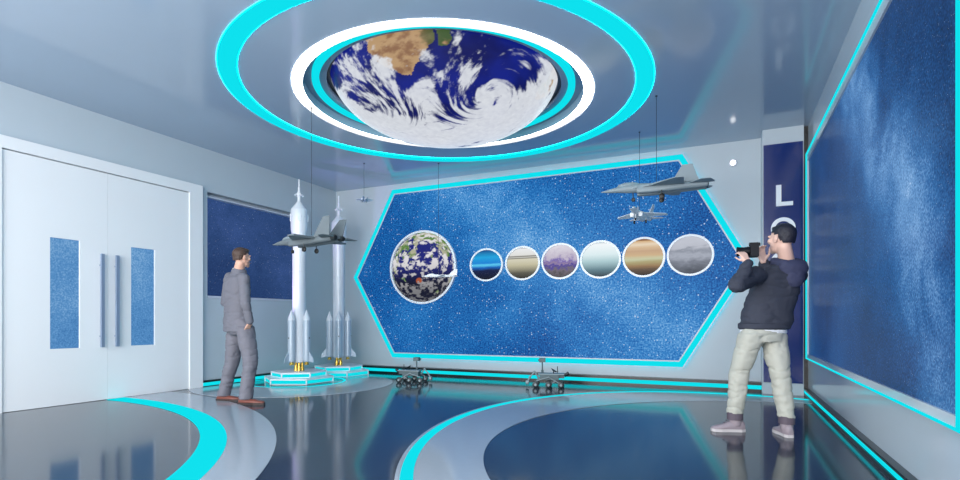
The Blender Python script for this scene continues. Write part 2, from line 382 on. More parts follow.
# ceiling light rings
def ring_light(name, label, r0, r1, z, m, mh, th=.008, dx=0):
    t = thing(name, label, 'ring light', (GC[0] + dx, GC[1], z))
    obj('diffuser', band(B(), circ(0, 0, r1, -th), circ(0, 0, r0, -th), (0, 0, th)), m, t)
    obj('added_halo', band(B(), circ(0, 0, r1 + .003, -.006), circ(0, 0, r0 - .003, -.006), (0, 0, .006)), mh, t)  # added stronger emitter for the glow on the ceiling around the ring
    return t
ring_light('ceiling_ring_light', 'largest cyan light ring circling the globe on the ceiling', 2.065, 2.235, H, M['cyan'], M['halo'], dx=-.045)
ring_light('ceiling_ring_light', 'white light ring on the ceiling around the opening of the globe', 1.502, 1.60, H, M['white_led'], M['white_halo'])
t = thing('ceiling_ring_light', 'smallest cyan light ring close around the globe inside the white ring', 'ring light', (GC[0], GC[1], H + .07))
obj('diffuser', band(B(), circ(0, 0, 1.41, 0), circ(0, 0, 1.335, 0), (0, 0, .0295)), M['cyan'], t)

# the globe in the ceiling
def fbm(P, oct=6, seed=0):
    rng = np.random.default_rng(seed); G = rng.random((32, 32, 32)); out = np.zeros(len(P)); amp = .5; tot = 0; q = P.copy()
    for o in range(oct):
        f = np.floor(q).astype(int); t = q - f; t = t * t * (3 - 2 * t); r = 0
        for i in (0, 1):
            for j in (0, 1):
                for k in (0, 1):
                    wgt = (t[:, 0] if i else 1 - t[:, 0]) * (t[:, 1] if j else 1 - t[:, 1]) * (t[:, 2] if k else 1 - t[:, 2])
                    r = r + wgt * G[(f[:, 0] + i) % 32, (f[:, 1] + j) % 32, (f[:, 2] + k) % 32]
        out += r * amp; tot += amp; amp *= .55; q = q * 2.03 + 7.1
    return out / tot
def inpoly(x, y, poly):
    r = np.zeros(len(x), bool); j = len(poly) - 1
    for i in range(len(poly)):
        xi, yi = poly[i]; xj, yj = poly[j]
        c = ((yi > y) != (yj > y)) & (x < (xj - xi) * (y - yi) / ((yj - yi) + 1e-12) + xi); r ^= c; j = i
    return r
def sstep(a, b, x): t = np.clip((x - a) / (b - a), 0, 1); return t * t * (3 - 2 * t)
def linA(c): return np.array(lin(c)[:3])
def mixc(a, b, t): return a * (1 - t[:, None]) + b * t[:, None]
def globe():
    NU, NV = 720, 300
    u = np.linspace(0, 2 * PI, NU, endpoint=False); v = np.linspace(0, 1, NV)            # v 0 = lowest point
    V, U = np.meshgrid(v, u, indexing='ij'); pol = V * PI * .56 + .0005
    X, Y, Z = np.sin(pol) * np.cos(U), np.sin(pol) * np.sin(U), -np.cos(pol)
    S = np.stack([X, Y, Z], -1).reshape(-1, 3)
    x, y = S[:, 0], S[:, 1]
    wob = (fbm(S * 7 + 3, 5, 3) - .5) * .09; wob2 = (fbm(S * 7 + 30, 5, 4) - .5) * .09; X2, Y2 = x + wob, y + wob2
    col = mixc(linA((4, 12, 96)), linA((12, 30, 140)), sstep(.35, .65, fbm(S * 2.5, 4, 9)))
    land = inpoly(X2, Y2, [(-.40, -1.05), (-.16, -.96), (-.11, -.90), (-.03, -.85), (.06, -.80), (.12, -.80), (.19, -.83), (.28, -.85), (.38, -.87), (.40, -.92), (.3, -1.2), (-.3, -1.3)])
    land |= inpoly(X2, Y2, [(.42, -.90), (.50, -.86), (.50, -.82), (.45, -.80), (.40, -.83)]) | inpoly(X2, Y2, [(.80, .07), (.86, .0), (1.1, .05), (1.1, .35), (.90, .25), (.84, .18)])
    land &= Z.reshape(-1) < .5
    lc = mixc(linA((196, 160, 118)), linA((150, 110, 80)), sstep(.4, .65, fbm(S * 14, 5, 5)))
    lc = mixc(lc, linA((70, 96, 52)), sstep(.52, .60, fbm(S * 5 + 11, 4, 8)) * sstep(.15, .45, x))
    col[land] = lc[land]
    # clouds, wound around two storms
    def swirl(cx_, cy_, k, rad, P):
        dx, dy = P[:, 0] - cx_, P[:, 1] - cy_; d = np.hypot(dx, dy); a = k * np.exp(-(d / rad) ** 2); c, s = np.cos(a), np.sin(a)
        Q = P.copy(); Q[:, 0] = cx_ + dx * c - dy * s; Q[:, 1] = cy_ + dx * s + dy * c; return Q
    Q = swirl(.56, -.33, 4.5, .26, S); Q = swirl(-.45, -.5, -3.5, .3, Q); Q = swirl(.05, -.45, 2.5, .22, Q)
    Q = Q + .12 * (np.stack([fbm(Q * 4 + 1, 4, 21), fbm(Q * 4 + 9, 4, 22), fbm(Q * 4 + 19, 4, 23)], -1) - .5)
    fine = .62 * fbm(Q * 6.5, 8, 31) + .38 * fbm(Q * np.array([13., 20., 13.]), 7, 32)
    G = lambda cx_, cy_, r: np.exp(-((x - cx_) ** 2 + (y - cy_) ** 2) / r ** 2)
    cover = .02 + .22 * G(.56, -.33, .24) + .22 * G(-.35, -.62, .34) + .20 * G(.1, -.5, .35) + .16 * G(.55, -.60, .16) + .15 * G(.7, -.1, .25) - .22 * G(.78, -.55, .22) - .12 * G(.55, -.78, .15) - .10 * G(.1, -.72, .15) - .15 * G(.9, -.25, .15)
    cover += .5 * sstep(-.42, -.12, y + .25 * (fbm(S * 4 + 40, 5, 41) - .5) - .28 * (x - .2))
    cl_ = sstep(.55, .68, fine + cover * .5)
    cl_ = np.clip(cl_, 0, 1) * (.75 + .25 * fbm(S * 30, 4, 44))
    col = mixc(col, linA((238, 242, 248)), cl_)
    P = S * np.array([1.235, 1.235, .68])
    me = bpy.data.meshes.new('sphere_skin'); idx = np.arange(NU * NV).reshape(NV, NU)
    q = np.stack([idx[:-1], np.roll(idx, -1, 1)[:-1], np.roll(idx, -1, 1)[1:], idx[1:]], -1).reshape(-1, 4)
    me.from_pydata(P.tolist(), [], q.tolist()); me.polygons.foreach_set('use_smooth', [True] * len(me.polygons))
    ca = me.color_attributes.new('Col', 'FLOAT_COLOR', 'POINT'); ca.data.foreach_set('color', np.concatenate([col, np.ones((len(col), 1))], 1).ravel())
    me.materials.append(attr_mat('globe_print', .85, .3)); return me
t = thing('ceiling_globe', 'huge earth globe with white clouds hanging out of the round ceiling opening', 'globe', (GC[0], GC[1], 3.62))
o = bpy.data.objects.new('globe_shell', globe()); C.objects.link(o); o.parent = t
obj('collar', band(B(), circ(0, 0, 1.262, -.12, 128), circ(0, 0, 1.225, -.12, 128), (0, 0, .2)), M['black'], t, smooth=True)
obj('hanger', tube(B(), (0, 0, .1), (0, 0, .74), .05), M['black'], t)

# planet pictures on the hexagonal display
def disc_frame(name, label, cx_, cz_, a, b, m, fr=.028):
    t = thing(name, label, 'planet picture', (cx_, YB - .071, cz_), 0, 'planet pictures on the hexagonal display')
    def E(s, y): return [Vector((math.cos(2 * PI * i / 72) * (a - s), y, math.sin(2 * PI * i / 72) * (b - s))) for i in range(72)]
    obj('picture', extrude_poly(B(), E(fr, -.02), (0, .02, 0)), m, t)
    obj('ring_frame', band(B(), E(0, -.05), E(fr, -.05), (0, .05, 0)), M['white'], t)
    return t
PL = [
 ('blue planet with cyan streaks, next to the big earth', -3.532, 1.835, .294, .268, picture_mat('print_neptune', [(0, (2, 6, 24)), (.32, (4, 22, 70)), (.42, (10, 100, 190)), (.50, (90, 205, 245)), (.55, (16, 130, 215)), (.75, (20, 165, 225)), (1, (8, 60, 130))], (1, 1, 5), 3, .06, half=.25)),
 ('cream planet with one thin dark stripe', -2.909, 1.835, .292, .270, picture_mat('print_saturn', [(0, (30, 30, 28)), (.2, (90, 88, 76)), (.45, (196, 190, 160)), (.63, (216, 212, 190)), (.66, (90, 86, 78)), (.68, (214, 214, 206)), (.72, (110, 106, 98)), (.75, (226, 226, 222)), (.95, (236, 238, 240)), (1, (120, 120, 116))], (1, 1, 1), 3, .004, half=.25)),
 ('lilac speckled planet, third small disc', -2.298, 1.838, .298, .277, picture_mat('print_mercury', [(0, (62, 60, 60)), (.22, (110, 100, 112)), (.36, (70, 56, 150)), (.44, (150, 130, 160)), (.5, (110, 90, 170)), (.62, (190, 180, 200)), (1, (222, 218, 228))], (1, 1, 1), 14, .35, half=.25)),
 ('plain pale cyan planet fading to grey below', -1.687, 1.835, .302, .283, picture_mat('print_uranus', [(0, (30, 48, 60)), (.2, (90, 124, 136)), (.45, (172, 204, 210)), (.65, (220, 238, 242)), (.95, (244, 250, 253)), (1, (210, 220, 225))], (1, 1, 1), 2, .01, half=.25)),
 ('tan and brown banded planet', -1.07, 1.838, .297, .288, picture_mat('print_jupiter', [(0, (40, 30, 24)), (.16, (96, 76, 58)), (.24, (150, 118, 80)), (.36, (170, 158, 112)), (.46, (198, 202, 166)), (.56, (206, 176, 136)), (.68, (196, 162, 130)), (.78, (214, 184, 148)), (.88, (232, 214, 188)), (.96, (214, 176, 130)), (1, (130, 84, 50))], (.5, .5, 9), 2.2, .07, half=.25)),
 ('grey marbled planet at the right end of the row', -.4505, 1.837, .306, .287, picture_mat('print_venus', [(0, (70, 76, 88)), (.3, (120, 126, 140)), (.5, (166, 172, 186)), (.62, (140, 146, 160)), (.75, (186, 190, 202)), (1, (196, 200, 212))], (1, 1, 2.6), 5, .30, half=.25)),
]
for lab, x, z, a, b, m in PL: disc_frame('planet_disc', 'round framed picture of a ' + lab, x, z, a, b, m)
def earth_disc(cx_, cz_, a, b, fr=.035):
    t = thing('planet_disc', 'largest round framed picture, the earth, at the left of the planet row', 'planet picture', (cx_, YB - .071, cz_), 0, 'planet pictures on the hexagonal display')
    N = 150; g = np.linspace(-1, 1, N); Xg, Zg = np.meshgrid(g, g); rr = np.hypot(Xg, Zg)
    # concentric grid so the rim is clean
    k = np.maximum(np.abs(Xg), np.abs(Zg)); s = np.where(rr > 0, k / np.maximum(rr, 1e-9), 1); Xg, Zg = Xg * s, Zg * s
    x, z = Xg.ravel(), Zg.ravel(); dep = np.sqrt(np.clip(1 - x * x - z * z, 0, 1)); S = np.stack([x, dep, z], -1)
    L_ = fbm(S * 2.6 + 5, 6, 51) + .22 * sstep(-.2, .8, z); W = fbm(S * np.array([7.5, 7.5, 10.]) + 2, 7, 52)
    col = mixc(linA((10, 12, 40)), linA((26, 34, 120)), sstep(-.5, .2, z))  # shading of the globe drawn into the print: ocean darker towards the bottom
    lc = mixc(linA((176, 176, 150)), linA((90, 130, 60)), sstep(.45, .62, fbm(S * 6, 5, 53)))
    col = mixc(col, lc, sstep(.66, .69, L_))
    red = np.exp(-(((x + .12) / .13) ** 2 + ((z + .38) / .11) ** 2) * 1.4); col = mixc(col, linA((170, 84, 50)), sstep(.35, .55, red))
    band_ = .12 * np.exp(-((z - .1) / .25) ** 2) + .08 * sstep(.5, .95, z) + .10 * sstep(-.5, -.95, z) + .1 * np.exp(-((z + .55) / .15) ** 2) - .1 * np.exp(-((z + .3) / .14) ** 2) * (x < .1)
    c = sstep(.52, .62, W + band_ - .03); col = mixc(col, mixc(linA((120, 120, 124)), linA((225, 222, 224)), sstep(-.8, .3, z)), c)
    P = np.stack([x * (a - fr), np.full_like(x, -.02), z * (b - fr)], -1); idx = np.arange(N * N).reshape(N, N)
    q = np.stack([idx[:-1, :-1], idx[:-1, 1:], idx[1:, 1:], idx[1:, :-1]], -1).reshape(-1, 4)
    me = bpy.data.meshes.new('picture'); me.from_pydata(P.tolist(), [], q.tolist())
    ca = me.color_attributes.new('Col', 'FLOAT_COLOR', 'POINT'); ca.data.foreach_set('color', np.concatenate([col, np.ones((len(col), 1))], 1).ravel())
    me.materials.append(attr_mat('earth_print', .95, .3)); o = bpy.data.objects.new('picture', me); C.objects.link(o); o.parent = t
    def E(s, y): return [Vector((math.cos(2 * PI * i / 96) * (a - s), y, math.sin(2 * PI * i / 96) * (b - s))) for i in range(96)]
    obj('backing', extrude_poly(B(), E(fr, -.018), (0, .018, 0)), M['black'], t)
    obj('ring_frame', band(B(), E(0, -.05), E(fr, -.05), (0, .05, 0)), M['white'], t)
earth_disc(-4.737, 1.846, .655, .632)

# small round wall light
t = thing('wall_spotlight', 'small round white light high on the back wall above the hexagon corner', 'light', (.086, YB, 3.07))
obj('rim', lathe(B(), [(.05, 0), (.05, .02), (.036, .024)], 24, axis_m((0, 0, 0), (0, -1, 0))), M['frame'], t, smooth=True)
obj('bulb', ellip(B(), (0, -.024, 0), (.034, 0, 0), (0, 0, .034), (0, -.012, 0)), led('spot_glow', (255, 255, 255), 4), t, smooth=True)

# sign on the pillar
t = thing('letter_sign', 'dark navy glossy sign board with upright white letters on the right pillar', 'sign', (PX0, PY, 0))
obj('board', bx(.012, PX1 - PX0 - .012, -.02, 0, .15, 3.16), M['navy'], t)
def ringletter(cz_, g=False):
    n = 64; bm = B(); a0, a1 = (0, 2 * PI) if not g else (.72, 2 * PI - .02)
    ro, ri = (.135, .135), (.088, .088)
    O = [(math.cos(a0 + (a1 - a0) * i / n), math.sin(a0 + (a1 - a0) * i / n)) for i in range(n + (1 if g else 0))]
    cx_ = .228
    if not g:
        return band(bm, [Vector((cx_ + c * ro[0], -.045, cz_ + s * ro[1])) for c, s in O], [Vector((cx_ + c * ri[0], -.045, cz_ + s * ri[1])) for c, s in O], (0, .024, 0))
    for (c, s), (c2, s2) in zip(O, O[1:]):
        extrude_poly(bm, [Vector((cx_ + c * .135, -.045, cz_ + s * .135)), Vector((cx_ + c2 * .135, -.045, cz_ + s2 * .135)), Vector((cx_ + c2 * .088, -.045, cz_ + s2 * .088)), Vector((cx_ + c * .088, -.045, cz_ + s * .088))], (0, .024, 0))
    box(bm, cx_ + .01, cx_ + .135, -.045, -.021, cz_ - .03, cz_ + .015); box(bm, cx_ + .09, cx_ + .135, -.045, -.021, cz_ - .1, cz_ - .02)
    return bm
zl = [2.50, 2.09, 1.67, 1.25]
obj('letter_l', extrude_poly(B(), [(.15, -.045, zl[0] - .13), (.335, -.045, zl[0] - .13), (.335, -.045, zl[0] - .08), (.208, -.045, zl[0] - .08), (.208, -.045, zl[0] + .135), (.15, -.045, zl[0] + .135)], (0, .024, 0)), M['white'], t)
obj('letter_o', ringletter(zl[1]), M['white'], t); obj('letter_g', ringletter(zl[2], True), M['white'], t); obj('letter_o', ringletter(zl[3]), M['white'], t)

# ------------------------------------------------------------ rockets on their stands
def hexa(r, z, rot, n=6): return [Vector((r * math.cos(rot + 2 * PI * i / n), r * math.sin(rot + 2 * PI * i / n), z)) for i in range(n)]
def stand(label, loc, rot, s=1):
    t = thing('rocket_stand', label, 'display stand', loc, rot, 'hexagonal rocket stands')
    for r, z, rr, h, nm in ((.53 * s, 0, 0, .085, 'lower_step'), (.41 * s, .085, .2, .08, 'upper_step')):
        bm = B(); extrude_poly(bm, hexa(r - .025, z, rr), (0, 0, .012)); extrude_poly(bm, hexa(r, z + h - .022, rr), (0, 0, .022))
        for v in hexa(r - .012, z, rr): tube(bm, v, v + Vector((0, 0, h - .02)), .011, n=8)
        o = obj(nm, bm, M['white'], t)
        obj('light_panel', extrude_poly(B(), hexa(r - .014, z + .012, rr), (0, 0, h - .034)), M['cyan'], o)
    return t
def make_rocket(label, loc, rot):
    t = thing('rocket_model', label, 'rocket model', loc, rot, 'white rocket models')
    # z is above the stand
    f = .001 * 0
    bd = B(); lathe(bd, [(.085, .13), (.098, .16), (.098, 1.27), (.101, 1.275), (.101, 1.285), (.098, 1.29), (.098, 1.50), (.101, 1.505), (.101, 1.515), (.098, 1.52), (.102, 2.05), (.122, 2.14), (.126, 2.30), (.126, 2.44), (.118, 2.46), (.028, 2.575), (.026, 2.58)], 40)
    body = obj('fuselage', bd, M['rocket'], t, smooth=25)
    tw = B(); lathe(tw, [(.026, 2.565), (.026, 2.60), (.026, 2.66), (.036, 2.67), (.036, 2.70), (.02, 2.735), (.018, 2.78), (.022, 2.79), (.011, 2.80), (.011, 2.915), (.005, 2.92)], 20)
    for i in range(4):
        a = i * PI / 2 + .4; d = Vector((math.cos(a), math.sin(a), 0)); tube(tw, Vector((0, 0, 2.71)) + d * .02, Vector((0, 0, 2.665)) + d * .066, .008, .016, 8)
    obj('escape_tower', tw, M['rocket'], t, smooth=True)
    for i in range(4):
        a = i * PI / 2; Rm = Matrix.Rotation(a, 4, 'Z')
        obj('grid_flap', box(B(), .116, .132, -.024, .024, 2.27, 2.38, M=Rm), M['rocket'], t)
        obj('hatch', box(B(), .117, .124, -.03, .03, 2.33, 2.345, M=Rm @ Matrix.Rotation(.5, 4, 'Z')), M['booster'], t)
    for i in range(4):
        a = i * PI / 2 + PI / 4; c = Vector((math.cos(a) * .152, math.sin(a) * .152, 0))
        bm = B(); lathe(bm, [(.045, .14), (.056, .16), (.056, .76), (.05, .80), (.004, .915)], 24, Matrix.Translation(c)); b = obj('booster', bm, M['booster'], t, smooth=25)
        obj('nose_cone', lathe(B(), [(.058, .765), (.052, .80), (.003, .925)], 24, Matrix.Translation(c)), M['rocket'], b, smooth=25)
        d = c.normalized(); obj('booster_port', tube(B(), c + d * .05 + Vector((0, 0, .5)), c + d * .06 + Vector((0, 0, .5)), .01), M['jetd'], b)
        obj('booster_nozzle', lathe(B(), [(.026, .145), (.024, .13), (.036, .095)], 20, Matrix.Translation(c)), M['gold'], b, smooth=25)
        s = Vector((-d.y, d.x, 0)) * .004; p = c + d * .05
        pts = [p + Vector((0, 0, .30)), p + d * .085 + Vector((0, 0, .19)), p + d * .09 + Vector((0, 0, .13)), p + Vector((0, 0, .15))]
        obj('fin', extrude_poly(B(), [q - s for q in pts], s * 2), M['booster'], b)
    bm = B()
    for i in range(4):
        a = i * PI / 2; c = Vector((math.cos(a) * .045, math.sin(a) * .045, 0)); lathe(bm, [(.018, .14), (.02, .10), (.034, .0)], 20, Matrix.Translation(c))
    obj('main_nozzles', bm, M['gold'], t, smooth=25)
    return t
s1 = stand('white hexagonal stand with cyan glowing sides under the nearer rocket', (-5.92, 6.25, .004), .43)
s2 = stand('white hexagonal stand with cyan glowing sides under the farther rocket by the corner', (-6.07, 7.35, 0), .43, .98)
r1 = make_rocket('tall white rocket model nearer the man in the suit, behind the grey jet', (-5.92, 6.25, .169), 0)
r1.rotation_euler.z = math.radians(43.3)
r2 = copy_tree(r1); r2.location = (-6.07, 7.35, .165); r2.rotation_euler.z = math.radians(84.4)
r2['label'] = 'tall white rocket model on the farther stand close to the room corner'
lamp('violet_spot', 'SPOT', (-6.35, 5.4, .5), 90, (.55, .35, 1), .05, target=(-5.95, 6.2, 1.6), spot=.7)

# ------------------------------------------------------------ hanging aircraft
def ring_yz(x, a, b, zc=0, n=20, e=2.0, yc=0):
    o = []
    for i in range(n):
        t = 2 * PI * i / n; c, s = math.cos(t), math.sin(t)
        o.append(Vector((x, yc + a * math.copysign(abs(c) ** (2 / e), c), zc + b * math.copysign(abs(s) ** (2 / e), s))))
    return o
def slab(bm, pts, n, th):                # planform polygon; thickness th at root points -> per point
    n = Vector(n); a = [bm.verts.new(Vector(p) - n * t) for p, t in zip(pts, th)]; b = [bm.verts.new(Vector(p) + n * t) for p, t in zip(pts, th)]
    bm.faces.new(a); bm.faces.new(b[::-1])
    for i in range(len(a)):
        j = (i + 1) % len(a); bm.faces.new((a[i], b[i], b[j], a[j]))
    return bm
def make_jet(name, label, cat, loc, rz, L, m, kind='mig', pitch=0, roll=0, group='model jets hanging from the ceiling', gear=True, wires=()):
    t = thing(name, label, cat, loc, rz, group); t.rotation_euler = (roll, pitch, rz); t.scale = (L, L, L)
    tw = kind != 'single'
    f = B()
    loft(f, [ring_yz(.50, .003, .003, -.012), ring_yz(.43, .018, .016, -.008), ring_yz(.34, .03, .028, 0), ring_yz(.24, .038, .042, .004), ring_yz(.12, .05 if tw else .04, .044, .004), ring_yz(0, .075 if tw else .045, .036, 0, e=2.6),
             ring_yz(-.2, .08 if tw else .045, .034, 0, e=2.6), ring_yz(-.36, .062 if tw else .036, .028, .002), ring_yz(-.45, .03, .018, .004)])
    if tw:
        for s in (-1, 1):
            loft(f, [ring_yz(.16, .026, .03, -.03, e=5, yc=s * .062), ring_yz(.0, .034, .034, -.026, e=4, yc=s * .06), ring_yz(-.3, .036, .034, -.012, yc=s * .056), ring_yz(-.42, .031, .031, -.008, yc=s * .054)])
    obj('fuselage', f, m, t, smooth=35)
    obj('canopy', ellip(B(), (.24, 0, .036), (.105, 0, -.004), (0, .024, 0), (0, 0, .030)), m if kind in ('white', 'single', 'small') else M['jet'], t, smooth=True)
    for s in (-1, 1):
        if kind == 'raptor':
            w_ = [(.20, s * .05, 0), (.05, s * .12, 0), (-.17, s * .36, -.006), (-.24, s * .36, -.006), (-.26, s * .08, 0), (-.2, s * .04, 0)]
            st = [(-.27, s * .07, 0), (-.40, s * .22, 0), (-.47, s * .22, 0), (-.52, s * .10, 0), (-.42, s * .06, 0)]
            fin = [(-.15, s * .075, .02), (-.24, s * .125, .16), (-.33, s * .128, .162), (-.39, s * .08, .015)]
        elif kind == 'single':
            w_ = [(.10, s * .03, -.01), (-.06, s * .36, .0), (-.14, s * .36, .0), (-.12, s * .03, -.01)]
            st = [(-.34, s * .02, .01), (-.42, s * .17, .014), (-.48, s * .17, .014), (-.47, s * .02, .01)]
            fin = None
        else:
            w_ = [(.30, s * .02, .004), (.17, s * .07, 0), (.09, s * .10, 0), (-.13, s * .36, -.004), (-.22, s * .36, -.004), (-.22, s * .07, 0)]
            st = [(-.30, s * .08, -.002), (-.42, s * .25, -.004), (-.48, s * .25, -.004), (-.48, s * .09, -.002)]
            fin = [(-.20, s * .088, .01), (-.36, s * .115, .20), (-.45, s * .118, .20), (-.42, s * .09, .01)]
        obj('wing', slab(B(), w_, (0, 0, 1), [.009, .009] + [.003] * 2 + [.009] * (len(w_) - 4) if kind != 'raptor' else [.008, .008, .003, .003, .008, .008]), m, t)
        obj('tailplane', slab(B(), st, (0, 0, 1), [.005, .002, .002, .005, .005][:len(st)]), m, t)
        if fin: obj('tail_fin', slab(B(), fin, (0, 1, 0), [.006, .002, .002, .006]), m, t)
        if tw:
            e_ = obj('engine_nozzle', lathe(B(), [(.031, 0), (.028, .05), (.022, .055)], 20, axis_m((-.41, s * .054, -.008), (-1, 0, 0))), m if kind == 'raptor' else M['jetd'], t, smooth=True)
            obj('exhaust', tube(B(), (-.46, s * .054, -.008), (-.472, s * .054, -.008), .020), M['tyre'], e_)
    if not tw:
        obj('tail_fin', slab(B(), [(-.22, 0, .02), (-.40, 0, .19), (-.48, 0, .19), (-.46, 0, .01)], (0, 1, 0), [.006, .002, .002, .006]), m, t)
        obj('engine_nozzle', lathe(B(), [(.02, 0), (.017, .04)], 20, axis_m((-.44, 0, .004), (-1, 0, 0))), M['jetd'] if kind != 'single' else m, t)
    if gear:
        for (x, y, rr) in ((.20, 0, .019), (-.06, .085, .026), (-.06, -.085, .026)):
            b = B(); tube(b, (x, y, -.02), (x - .005, y, -.105), .005, n=8); tube(b, (x - .005, y - .014, -.105), (x - .005, y + .014, -.105), .004, n=8)
            g = obj('landing_gear', b, m if kind == 'white' else M['jetd'], t)
            b = B(); lathe(b, [(rr * .8, -.010), (rr, -.006), (rr, .006), (rr * .8, .010)], 20, axis_m((x - .005, y, -.105), (0, 1, 0)))
            g2 = obj('wheel', b, M['tyre'], g, smooth=True)
    for (p, top) in wires:
        pass
    return t
def wire(label, x, y, z0, z1=H):
    b = B(); tube(b, (x, y, z0), (x, y, z1), .0028, n=8); lathe(b, [(.012, z1 - .01), (.012, z1)], 16, Matrix.Translation((x, y, 0)))
    tag(obj('suspension_wire', b, M['wire']), label, 'wire', 'suspension wires')
make_jet('jet_model', 'grey twin-fin jet model with black wheels hanging in front of the nearer rocket', 'model aircraft', (-4.37, 4.72, 1.85), math.radians(176), 1.10, M['jet2'], 'mig')
wire('thin wire holding the grey twin-fin jet in front of the rockets', -4.283, 4.715, 1.905)
make_jet('jet_model', 'large grey jet model seen side-on above the right end of the planet row', 'model aircraft', (-.70, 6.02, 2.37), math.radians(187), 1.13, M['jet'], 'raptor')
wire('thin wire holding the large grey jet by its back', -.682, 6.03, 2.408)
make_jet('jet_model', 'small bright white jet model seen nose-on below the large grey jet', 'model aircraft', at(639, 214, 6.87), math.radians(264), .88, M['jetw'], 'white')
wire('thin wire passing behind the large grey jet down to the white nose-on jet', *at(639.5, 320, 6.87).xy, at(0, 214, 6.87).z + .034)
make_jet('jet_model', 'tiny grey jet model hanging near the far left ceiling corner', 'model aircraft', at(364, 199, 8.25), math.radians(300), .36, M['booster'], 'small', pitch=0)
wire('thin wire holding the tiny jet near the far left corner', *at(364, 320, 8.25).xy, at(0, 199, 8.25).z + .015)
make_jet('plane_model', 'small white plane model hanging in front of the earth picture', 'model aircraft', at(440, 276, 8.25), math.radians(207), .56, M['jetw'], 'single', gear=False)
wire('thin wire holding the white plane in front of the earth picture', *at(438.5, 320, 8.25).xy, at(0, 276, 8.25).z + .02)

# ------------------------------------------------------------ rovers
def make_rover(label, loc, rz, s=1.0):
    t = thing('rover_model', label, 'rover model', loc, rz, 'six-wheeled rover models'); t.scale = (s, s, s)
    b = B(); box(b, -.13, .12, -.07, .07, .10, .17); box(b, -.2, -.13, -.03, .03, .12, .17); obj('body', b, M['rover'], t)
    b = B(); box(b, -.2, .14, -.085, .085, .17, .182); obj('deck', b, M['roverl'], t)
    b = B(); tube(b, (-.2, 0, .15), (-.26, 0, .19), .022, .022, 10); obj('power_unit', b, M['roverd'], t)
    for sy in (-1, 1):
        y = sy * .105; b = B()
        for p, q in (((.0, y, .14), (.16, y, .09)), ((.16, y, .09), (.17, y, .04)), ((0, y, .14), (-.09, y, .09)), ((-.09, y, .09), (-.01, y, .045)), ((-.09, y, .09), (-.16, y, .045)), ((0, sy * .06, .14), (0, y, .14))):
            tube(b, p, q, .008, n=8)
        obj('suspension_arm', b, M['roverl'], t)
        for x in (.17, 0, -.16):
            b = B(); lathe(b, [(.030, -.024), (.041, -.02), (.041, .02), (.030, .024)], 20, axis_m((x, sy * .125, .041), (0, 1, 0)))
            for i in range(12):
                a = i * PI / 6; c = Vector((x + .041 * math.cos(a), sy * .125, .041 + .041 * math.sin(a))); box(b, -.003, .003, -.02, .02, -.002, .002, M=Matrix.Translation(c) @ Matrix.Rotation(-a, 4, 'Y'))
            wh = obj('wheel', b, M['roverd'], t, smooth=True)
            obj('hub', tube(B(), (x, sy * .10, .041), (x, sy * .152, .041), .016), M['roverl'], wh)
    b = B(); tube(b, (.09, -.04, .18), (.09, -.04, .33), .009); tube(b, (.09, -.04, .18), (.09, -.04, .22), .016); ms = obj('mast', b, M['rover'], t)
    b = B(); box(b, .05, .13, -.085, .005, .325, .378); 
    for y in (-.075, -.04, -.005): tube(b, (.13, y, .352), (.142, y, .352), .011)
    obj('camera_head', b, M['rover'], t); 
    b = B(); tube(b, (-.06, .03, .18), (-.06, .03, .215), .006); lathe(b, [(.004, 0), (.03, .006), (.045, .018), (.042, .019), (.02, .01)], 20, axis_m((-.06, .03, .21), (-.5, 0, .8))); obj('dish_antenna', b, M['roverd'], t, smooth=True)
    obj('rod_antenna', tube(B(), (-.11, -.05, .18), (-.11, -.05, .27), .005), M['roverd'], t)
    b = B(); J = [(.14, .03, .13), (.19, .03, .20), (.25, .03, .13), (.28, .03, .07)]
    for p, q in zip(J, J[1:]): tube(b, p, q, .010, n=10)
    for p in J: ellip(b, p, (.016, 0, 0), (0, .016, 0), (0, 0, .016), 10)
    lathe(b, [(.03, -.02), (.03, .02)], 12, axis_m((.285, .03, .06), (1, 0, 0))); obj('robot_arm', b, M['roverl'], t)
    return t
ra = make_rover('dark six-wheeled rover model on the floor nearer the rocket stands', at(412, 381, 8.1) * 1, 0, 1.0); ra.location.z = 0; ra.rotation_euler.z = math.radians(12)
rb = copy_tree(ra); rb['label'] = 'dark six-wheeled rover model on the floor below the middle of the hexagonal display'
p = at(549, 387, 7.5); rb.location = (p.x, p.y, 0); rb.rotation_euler.z = math.radians(195); rb.scale = (1.06,) * 3

